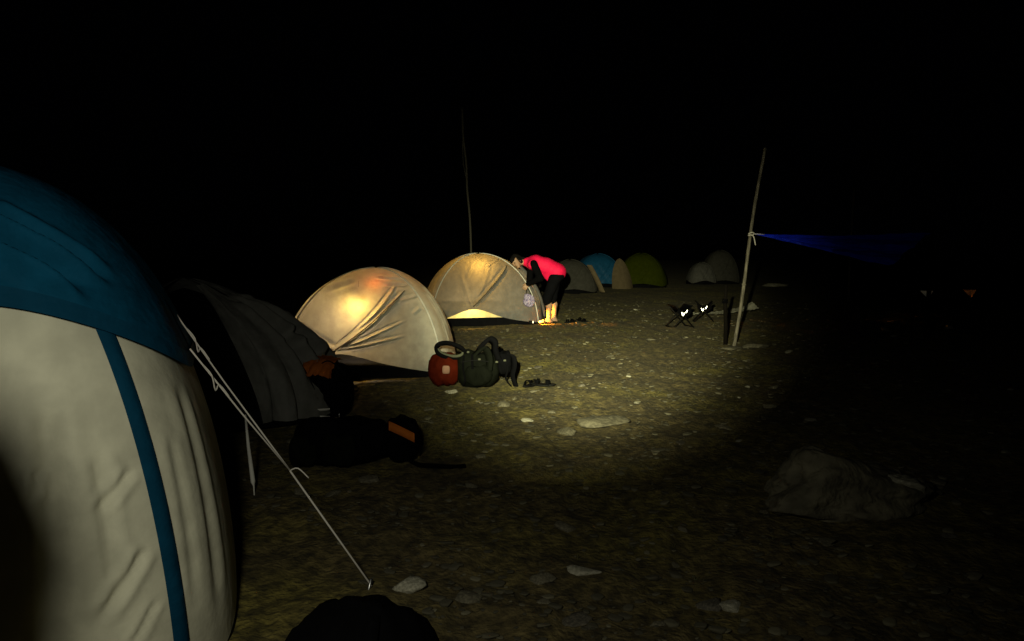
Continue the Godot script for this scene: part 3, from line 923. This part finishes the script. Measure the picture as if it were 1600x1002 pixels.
func packs() -> void:
	# red and black backpack lying on its side before the nearer lit tent
	var t := thing("backpack", "red and black trekking backpack lying in front of the lit tent", "backpack", on(-0.42, -7.36), deg_to_rad(4.0))
	var lower := part("bottom_section", pack_body(-0.42, -0.10, func(v: float) -> Vector2: return Vector2(0.15, 0.15 + 0.02 * v), 4), M.red_cloth, t)
	lower.position = Vector3(0, 0.18, 0)
	var main := part("main_section", pack_body(-0.15, 0.30, func(v: float) -> Vector2: return Vector2(0.17, 0.185 - 0.03 * v * v), 5), M.olive_cloth, t)
	main.position = Vector3(0, 0.175, 0)
	part("lid", pack_body(0.26, 0.42, func(v: float) -> Vector2: return Vector2(0.13, 0.11), 6), M.black_cloth, t).position = Vector3(0, 0.24, 0)
	part("label_patch", blob(Vector3(0.036, 0.040, 0.006), 6.0, 0.1, 2, 16, 8), M.patch_cloth, lower).position = Vector3(-0.235, 0.02, 0.165)
	# the hip belt stands up as a ring, its pale padding inside
	var ring := []
	var pad := []
	for k in 19:
		var an := TAU * k / 18.0
		ring.append(Vector3(-0.19 + 0.145 * cos(an), 0.365 + 0.075 * sin(an) - 0.05 * cos(an) * 0.5, 0.05 + 0.03 * sin(an * 2.0)))
	for k in 11:
		var an := PI + PI * k / 10.0
		pad.append(Vector3(-0.19 + 0.118 * cos(an), 0.37 + 0.05 * sin(an) - 0.02 * cos(an), 0.085))
	part("hip_belt", band(ring, Vector3(0.0, 0.014, 0.05), 0.017, 54), M.black_cloth, t)
	part("belt_padding", band(pad, Vector3(0.0, 0.012, 0.02), 0.010, 30), M.grey_pad, t)
	part("shoulder_strap", band([Vector3(0.06, 0.3, 0.06), Vector3(0.09, 0.38, 0.06), Vector3(0.15, 0.45, 0.04), Vector3(0.20, 0.475, 0.02), Vector3(0.245, 0.44, 0.02), Vector3(0.25, 0.36, 0.03), Vector3(0.28, 0.27, 0.09)], Vector3(0.015, 0.02, 0.045), 0.02, 36), M.black_cloth, t)
	part("shoulder_strap", band([Vector3(0.02, 0.3, 0.11), Vector3(0.07, 0.36, 0.12), Vector3(0.13, 0.40, 0.10), Vector3(0.17, 0.37, 0.12), Vector3(0.19, 0.28, 0.16), Vector3(0.18, 0.18, 0.18)], Vector3(0.03, 0.012, 0.02), 0.012, 30), M.olive_cloth, t)
	part("side_pocket", pack_body(-0.08, 0.2, func(v: float) -> Vector2: return Vector2(0.045, 0.09), 18), M.olive_cloth, t).position = Vector3(0.02, 0.14, 0.16)
	part("hanging_strap", band([Vector3(-0.06, 0.33, 0.13), Vector3(-0.07, 0.22, 0.18), Vector3(-0.05, 0.1, 0.185), Vector3(-0.07, 0.04, 0.17)], Vector3(0.009, 0, 0), 0.003, 20), M.black_cloth, t)
	part("hanging_strap", band([Vector3(0.33, 0.3, 0.1), Vector3(0.37, 0.2, 0.13), Vector3(0.35, 0.1, 0.14), Vector3(0.4, 0.03, 0.16)], Vector3(0.009, 0, 0.003), 0.003, 20), M.black_cloth, t)
	part("zip", tube(curve_pts([Vector3(-0.1, 0.27, 0.165), Vector3(0.05, 0.29, 0.175), Vector3(0.2, 0.27, 0.165)], 12), 0.004, 5), M.black_plastic, t)
	part("lid_strap", band([Vector3(0.36, 0.34, 0.05), Vector3(0.43, 0.31, 0.08), Vector3(0.44, 0.22, 0.1), Vector3(0.42, 0.12, 0.11), Vector3(0.45, 0.02, 0.12)], Vector3(0.022, 0.0, 0.01), 0.006), M.black_cloth, t)
	for q in [Vector3(0.26, 0.27, 0.165), Vector3(0.34, 0.28, 0.14), Vector3(-0.02, 0.36, 0.09), Vector3(0.09, 0.30, 0.178)]:
		part("buckle", blob(Vector3(0.014, 0.010, 0.006), 4.0, 0.0, 2, 10, 6), M.grey_pad, main).position = q - Vector3(0, 0.175, 0)
	part("compression_strap", band([Vector3(0.02, 0.34, 0.12), Vector3(0.02, 0.25, 0.185), Vector3(0.03, 0.12, 0.185), Vector3(0.03, 0.03, 0.13)], Vector3(0.012, 0, 0), 0.004), M.black_cloth, t)
	# dark backpack with a red stripe lying by the grey tent
	var d := thing("backpack", "black and olive backpack with an orange red stripe, lying by the dark tent", "backpack", on(-1.0, -4.75), deg_to_rad(8.0))
	part("main_section", pack_body(-0.42, 0.22, func(v: float) -> Vector2: return Vector2(0.17, 0.165 - 0.03 * v), 8), M.black_cloth, d).position = Vector3(0, 0.165, 0)
	part("side_pocket", pack_body(-0.2, 0.02, func(v: float) -> Vector2: return Vector2(0.04, 0.1), 9), M.olive_cloth, d).position = Vector3(-0.02, 0.15, 0.165)
	part("side_pocket", pack_body(-0.42, -0.24, func(v: float) -> Vector2: return Vector2(0.04, 0.09), 12), M.olive_cloth, d).position = Vector3(0.0, 0.14, 0.15)
	part("lid", pack_body(0.16, 0.40, func(v: float) -> Vector2: return Vector2(0.15, 0.135), 10), M.black_cloth, d).position = Vector3(0, 0.165, 0)
	part("stripe", band([Vector3(0.2, 0.285, 0.125), Vector3(0.28, 0.25, 0.15), Vector3(0.36, 0.205, 0.15)], Vector3(0, 0.028, -0.008), 0.004, 10), M.orange_cloth, d)
	part("shoulder_strap", band([Vector3(0.3, 0.08, 0.13), Vector3(0.38, 0.035, 0.16), Vector3(0.5, 0.022, 0.17), Vector3(0.62, 0.02, 0.2), Vector3(0.68, 0.035, 0.23)], Vector3(0, 0.006, 0.035), 0.010), M.black_cloth, d)
	# black bag with an orange cloth thrown over it
	var s := thing("duffel_bag", "black bag standing in front of the dark grey tent", "bag", on(-1.50, -6.05), 0.2)
	part("sack", blob(Vector3(0.2, 0.24, 0.18), 2.7, 0.25, 14), M.black_cloth, s).position = Vector3(0, 0.22, 0)
	part("strap", band([Vector3(-0.12, 0.4, 0.1), Vector3(0, 0.48, 0.12), Vector3(0.14, 0.36, 0.14)], Vector3(0, 0.004, 0.02), 0.005), M.black_plastic, s)
	var oc := part("orange_cloth", grid(26, 18, func(u: float, v: float) -> Vector3:
		var x := lerpf(-0.15, 0.13, u)
		var z := lerpf(-0.1, 0.2, v)
		var edge := 1.0 + 0.25 * fold.get_noise_2d(u * 300.0, v * 200.0)
		var y := 0.02 - 3.2 * maxf(z - 0.05, 0.0) * maxf(z - 0.05, 0.0) * 1.6 - 1.5 * x * x
		return Vector3(x * edge, y + 0.02 * fold.get_noise_2d(u * 420.0 + 7.0, v * 420.0), z * edge), false), M.orange_cloth, self)
	oc.position = on(-1.56, -6.05) + Vector3(0, 0.475, 0.02)
	tag(oc, "orange cloth lying over the black bag", "cloth")
	# black bag at the bottom of the picture
	var f := thing("duffel_bag", "round black bag lying in the foreground at the bottom edge", "bag", on(-0.43, -1.98), 0.06)
	part("sack", pack_body(-0.25, 0.25, func(v: float) -> Vector2: return Vector2(0.19, 0.205 - 0.12 * pow(absf(v - 0.5) * 2.0, 2.0)), 15), M.black_cloth, f).position = Vector3(0, 0.2, 0)
	part("strap", band([Vector3(0.05, 0.03, 0.18), Vector3(0.05, 0.2, 0.2), Vector3(0.05, 0.36, 0.15), Vector3(0.05, 0.41, 0.0)], Vector3(0.02, 0, 0), 0.004, 14), M.black_cloth, f)
	# thick post left of the camera, its shade falls on the near tent
	var tp := thing("dark_post", "thick dark leaning post just left of the camera, shading the near tent", "post", on(-0.955, -1.0))
	part("shaft", tube([Vector3(0, -0.1, 0), Vector3(0.02, 0.5, 0), Vector3(0.05, 0.95, 0.0), Vector3(0.08, 1.2, 0.0), Vector3(0.06, 1.32, 0), Vector3(0.03, 1.41, 0), Vector3(0.02, 1.43, 0)], [0.10, 0.10, 0.105, 0.115, 0.09, 0.04, 0.01], 16), M.dark_wood, tp)
	# pale pole leaning at the dark porch
	var p := thing("leaning_stick", "thin pale stick leaning between the near tent and the dark tent", "stick", on(-1.46, -4.1))
	part("shaft", tube([Vector3(0, -0.03, 0), Vector3(-0.005, 0.05, -0.01), Vector3(-0.012, 0.07, -0.02), Vector3(-0.06, 0.25, -0.1), Vector3(-0.1, 0.42, -0.18)], [0.004, 0.005, 0.014, 0.010, 0.006], 7), M.white_cloth, p)

# ---------------------------------------------------------------- folding stools
func stools() -> void:
	var specs := [["black folding stool with bright reflective marks, nearer to the camera", on(2.92, -12.9), 0.25], ["black folding stool with bright reflective marks, behind the nearer one", on(3.62, -14.0), -0.2]]
	for s in specs:
		var t := thing("folding_stool", s[0], "stool", s[1], s[2], "folding stools")
		for z in [-0.15, 0.15]:
			for k in [-1, 1]:
				part("leg", tube([Vector3(0.19 * k, 0.0, z), Vector3(-0.15 * k, 0.38, z)], 0.013, 7), M.black_plastic, t)
		for k in [-1, 1]:
			part("foot_bar", tube([Vector3(0.19 * k, 0.013, -0.16), Vector3(0.19 * k, 0.013, 0.16)], 0.012, 6), M.black_plastic, t)
			part("seat_bar", tube([Vector3(0.15 * k, 0.38, -0.16), Vector3(0.15 * k, 0.38, 0.16)], 0.012, 6), M.black_plastic, t)
		part("seat", grid(12, 8, func(u: float, v: float) -> Vector3:
			return Vector3(lerpf(-0.155, 0.155, u), 0.392 - 0.10 * sin(PI * u), lerpf(-0.155, 0.165, v))), M.black_cloth, t)
		var val := part("seat_valance", grid(10, 4, func(u: float, v: float) -> Vector3:
			return Vector3(lerpf(-0.13, 0.13, u), 0.385 - 0.10 * sin(PI * (0.08 + 0.84 * u)) - 0.10 * v, 0.166 + 0.006 * v)), M.black_cloth, t)
		for q in [[-0.045, 0.245, 0.5], [-0.022, 0.235, -0.28], [0.035, 0.285, -0.4]]:
			var o := part("reflective_tape", blob(Vector3(0.009, 0.036, 0.002), 5.0, 0.0, 2, 12, 8), M.reflective, val)
			o.position = Vector3(q[0], q[1], 0.182)
			o.rotation = Vector3(-0.09, -atan2(s[1].x + 0.22, -s[1].z) - s[2], q[2])

# ---------------------------------------------------------------- stones, grass
func stones() -> void:
	var meshes := []
	for i in 8:
		meshes.append(stone_mesh(100 + i, [0.5, 0.6, 0.42, 0.7, 0.55, 0.35, 0.65, 0.48][i]))
	# the boulder at the right
	var b := thing("boulder", "big rough boulder with a pale ridge at the lower right", "boulder", on(1.85, -3.95), 0.35)
	var no := FastNoiseLite.new()
	no.seed = 77
	no.frequency = 1.0
	no.fractal_octaves = 3
	var mass := func(u: float, v: float) -> Vector3:
		var an := u * TAU
		var el := (v - 0.5) * PI
		var d := Vector3(cos(el) * cos(an), sin(el), cos(el) * sin(an))
		var k := 1.0 + 0.3 * no.get_noise_3dv(d * 1.1) + 0.05 * absf(no.get_noise_3dv(d * 5.0 + Vector3(9, 0, 0)))
		var lump: float = 0.09 * exp(-pow((d.x + 0.55) / 0.4, 2.0)) + 0.15 - 0.05 * d.x
		return Vector3(0.5 * d.x * k, d.y * k * (lump if d.y > 0.0 else 0.15), 0.28 * d.z * k)
	part("rock", grid(90, 56, mass, true), M.stones[0], b).position = Vector3(-0.02, 0.06, 0)
	var ledge := part("ledge", stone_mesh(337, 0.4, 40, 24, 0.2), M.stones[1], b)
	ledge.scale = Vector3(0.28, 0.2, 0.12)
	ledge.position = Vector3(0.2, 0.11, 0.14)
	ledge.rotation = Vector3(0.25, 0.3, -0.35)
	# stones that can be told apart: label, x, z, half size, tone, mesh
	var named := [
		["pale stone just behind the round black bag in the foreground", -0.43, -2.92, 0.095, 1, 1],
		["long pale stone in the lower middle of the foreground", 0.30, -3.1, 0.1, 1, 2],
		["broad flat stone in the middle of the torchlit ground", 0.68, -5.78, 0.27, 0, 5],
		["grey stone in front of the broad flat stone", 0.42, -5.5, 0.11, 0, 3],
		["small bright stone left of the broad flat stone", 0.12, -5.9, 0.06, 1, 0],
		["flat pale stone at the foot of the leaning pole", 3.0, -10.2, 0.2, 0, 5],
		["long flat stone right of the leaning pole's foot", 3.4, -10.25, 0.22, 0, 2],
		["pale stone under the red and black backpack's edge", -0.58, -7.1, 0.1, 1, 4],
		["pale stone at the right edge of the foreground", 3.35, -4.95, 0.05, 1, 6],
		["pale mound of stone right of the leaning pole", 9.2, -26.0, 0.5, 1, 2],
		["flat stone below the bright centre of the ground", 1.0, -4.95, 0.09, 0, 5],
		["small white stone right of the torchlit ground", 2.35, -7.3, 0.035, 1, 3],
		["tiny white stone near the right edge, above the pale one", 4.9, -7.2, 0.05, 1, 0],
		["bright white stone on the ground right of the sandals", 1.27, -8.05, 0.04, 1, 6],
		["small pale stone between the pennants and the boulder", 6.0, -11.6, 0.07, 1, 2],
		["rounded stone in front of the dark backpack", -0.86, -4.35, 0.1, 0, 7]]
	for q in named:
		var o := part("stone", meshes[q[5]], M.stones[q[4]], self)
		var s: float = q[3]
		o.scale = Vector3(s, s * 0.7, s * 0.7)
		o.position = on(q[1], q[2]) + Vector3(0, s * 0.05, 0)
		o.rotation.y = rng.randf_range(-0.5, 0.5)
		tag(o, q[0], "stone")
	var n := 0
	while n < 280:
		var z := -2.3 - 15.0 * pow(rng.randf(), 1.25)
		var x := rng.randf_range(-0.62, 0.62) * -z
		var s := 0.018 + 0.062 * pow(rng.randf(), 2.6)
		if -z > 7.0:
			s *= 1.15
		if patch.get_noise_2d(x * 1.5 + 9.0, z * 1.5) < rng.randf_range(-0.6, 0.25) or blocked(x, z, s):
			continue
		var tone: int = [0, 0, 0, 0, 0, 0, 0, 0, 0, 1, 2, 2, 2, 2, 2][rng.randi() % 15]
		var o := part("stone", meshes[rng.randi() % 8], M.stones[tone], self)
		o.scale = Vector3(s * rng.randf_range(0.9, 1.5), s * rng.randf_range(0.6, 1.0), s)
		o.position = on(x, z) + Vector3(0, s * 0.02, 0)
		o.rotation = Vector3(rng.randf_range(-0.2, 0.2), rng.randf() * TAU, rng.randf_range(-0.2, 0.2))
		var look: String = ["grey brown", "pale", "dark"][tone]
		var zone: String = "in the dim foreground" if z > -4.6 else ("between the backpacks and the boulder" if z > -7.5 else "on the ground near the lit tents and stools")
		var side: String = "left" if x < 0.0 else ("middle" if x < -0.25 * z else "right")
		tag(o, "small %s stone lying %s, %s part" % [look, zone, side], "stone", "loose stones on the camp ground")
		n += 1
	# gravel: countless pebbles
	var mm := MultiMesh.new()
	mm.transform_format = MultiMesh.TRANSFORM_3D
	mm.use_colors = true
	mm.mesh = stone_mesh(140, 0.6)
	var xf := []
	while xf.size() < 9000:
		var z := -1.8 - 17.0 * pow(rng.randf(), 1.4)
		var x := rng.randf_range(-0.66, 0.7) * (-z + 0.6)
		if blocked(x, z, 0.02) or patch.get_noise_2d(x * 2.0, z * 2.0 + 70.0) < rng.randf_range(-0.7, 0.1):
			continue
		var s := 0.006 + 0.024 * pow(rng.randf(), 4.0)
		xf.append([Transform3D(Basis.from_euler(Vector3(rng.randf() * 0.5, rng.randf() * TAU, 0)).scaled(Vector3(s * 1.3, s, s)), on(x, z) + Vector3(0, s * 0.25, 0)), rng.randf()])
	mm.instance_count = xf.size()
	for i in xf.size():
		mm.set_instance_transform(i, xf[i][0])
		var v: float = 0.06 + 0.10 * pow(xf[i][1], 3.0)
		mm.set_instance_color(i, Color(v, v * 0.9, v * 0.55))
	var gm := mat(Color(1, 1, 1), 0.9)
	gm.vertex_color_use_as_albedo = true
	stuff("gravel", mm, gm, "fine gravel and pebbles strewn over the dirt", "gravel")
	# short trampled grass
	var st := new_st()
	for k in 5:
		var a := TAU * k / 5.0 + 0.3
		var o := Vector3(cos(a), 0, sin(a))
		var sd := Vector3(-sin(a), 0, cos(a)) * 0.05
		var m1 := o * 0.35 + Vector3(0, 0.6, 0)
		var tip := o * (0.8 + 0.1 * k) + Vector3(0, 0.85, 0)
		for v in [o * 0.1 - sd, m1 - sd * 0.8, o * 0.1 + sd, o * 0.1 + sd, m1 - sd * 0.8, m1 + sd * 0.8, m1 - sd * 0.8, tip, m1 + sd * 0.8]:
			st.add_vertex(v)
	var gmm := MultiMesh.new()
	gmm.transform_format = MultiMesh.TRANSFORM_3D
	gmm.use_colors = true
	gmm.mesh = done(st)
	var gx := []
	var tries := 0
	while gx.size() < 5000 and tries < 300000:
		tries += 1
		var z := -2.6 - 20.0 * pow(rng.randf(), 1.1)
		var x := rng.randf_range(-0.5, 0.6) * -z
		var want := patch.get_noise_2d(x, z) + 0.6 * patch.get_noise_2d(x * 3.1 + 40.0, z * 3.1)
		if want < rng.randf_range(-0.15, 0.55) or blocked(x, z, 0.03):
			continue
		var s := rng.randf_range(0.008, 0.022)
		gx.append([Transform3D(Basis.from_euler(Vector3(rng.randf_range(-0.3, 0.3), rng.randf() * TAU, 0)).scaled(Vector3(s * 1.3, s, s * 1.3)), on(x, z) + Vector3(0, -0.002, 0)), rng.randf()])
	gmm.instance_count = gx.size()
	for i in gx.size():
		gmm.set_instance_transform(i, gx[i][0])
		gmm.set_instance_color(i, Color(0.07, 0.075, 0.02).lerp(Color(0.13, 0.115, 0.045), gx[i][1]))
	var grm := mat(Color(1, 1, 1), 0.8)
	grm.vertex_color_use_as_albedo = true
	stuff("grass", gmm, grm, "short trampled grass growing in patches on the dirt", "grass")

func stuff(called: String, mm: MultiMesh, m: Material, label: String, category: String) -> void:
	var o := MultiMeshInstance3D.new()
	o.multimesh = mm
	o.material_override = m
	o.name = called
	add_child(o)
	tag(o, label, category)
	o.set_meta("kind", "stuff")

func blocked(x: float, z: float, r: float) -> bool:
	# ground taken by tents, packs and the like: x, z, radius
	for q in [[-2.02, -2.62, 1.4], [-2.78, -6.3, 1.3], [-1.54, -8.5, 1.05], [-0.62, -13.85, 1.3], [-0.42, -7.36, 0.45], [-1.0, -4.75, 0.5], [-0.55, -4.6, 0.3], [-1.5, -6.05, 0.3], [-0.43, -1.98, 0.4], [-0.955, -1.0, 0.2], [1.85, -3.95, 0.5], [0.7, -13.36, 0.3], [2.92, -12.9, 0.3], [3.62, -14.0, 0.3], [0.68, -5.78, 0.28], [0.42, -5.5, 0.14], [0.22, -7.4, 0.2], [1.25, -13.6, 0.3], [3.13, -10.4, 0.25], [-0.43, -2.92, 0.13], [0.3, -3.1, 0.13], [-1.46, -4.1, 0.1]]:
		if Vector2(x - q[0], z - q[1]).length() < q[2] + r:
			return true
	return false

# ---------------------------------------------------------------- shoes, sheet and other small things
func sandal(label: String, at: Vector3, turn: float, lean := 0.0) -> void:
	var t := thing("sandal", label, "sandal", at, turn)
	t.rotation.z = lean
	part("sole", grid(24, 6, func(u: float, v: float) -> Vector3:
		var a := u * TAU
		var w := 0.042 + 0.008 * cos(a)
		var y: float = [0.0, 0.004, 0.012, 0.02, 0.024, 0.024, 0.024][int(round(v * 6))]
		var k: float = [0.0, 0.9, 1.0, 1.0, 0.92, 0.5, 0.0][int(round(v * 6))]
		return Vector3(cos(a) * 0.13 * k, y + 0.01 * pow(cos(a), 2.0) * k, sin(a) * w * k), true), M.black_plastic, t)
	part("strap", band([Vector3(0.05, 0.02, -0.045), Vector3(0.045, 0.06, -0.02), Vector3(0.045, 0.062, 0.02), Vector3(0.05, 0.02, 0.045)], Vector3(0.018, 0, 0), 0.004, 12), M.black_cloth, t)
	part("strap", band([Vector3(-0.06, 0.02, -0.038), Vector3(-0.05, 0.065, -0.025), Vector3(-0.05, 0.07, 0.02), Vector3(-0.06, 0.02, 0.038)], Vector3(0.012, 0, 0), 0.004, 12), M.black_cloth, t)

func small_things() -> void:
	sandal("black sandal beside the red and black backpack, the left one of the pair", on(0.19, -7.4), 0.9)
	sandal("black sandal beside the red and black backpack, the right one of the pair", on(0.31, -7.32), -0.25)
	sandal("black sandal right of the person's feet, the left one of the pair", on(1.06, -13.5), 0.5, 0.1)
	sandal("black sandal right of the person's feet, the right one of the pair", on(1.28, -13.58), -0.7, -0.1)
	var w := part("pale_sheet", grid(40, 14, func(u: float, v: float) -> Vector3:
		var x := lerpf(-0.75, 0.75, u)
		var z := lerpf(-0.3, 0.3, v) * (0.35 + 0.65 * u)
		return Vector3(x, 0.03 + 0.10 * u * u + 0.05 * absf(fold.get_noise_2d(u * 260.0, v * 190.0)) + 0.12 * maxf(0.0, u - 0.75) * 4.0 * (1.0 - absf(2.0 * v - 1.0)), z + 0.1 * sin(u * 4.0))), M.pale_sheet, self)
	w.position = on(4.25, -15.2)
	w.rotation.y = 0.15
	tag(w, "crumpled pale sheet on the ground behind the stools", "sheet")
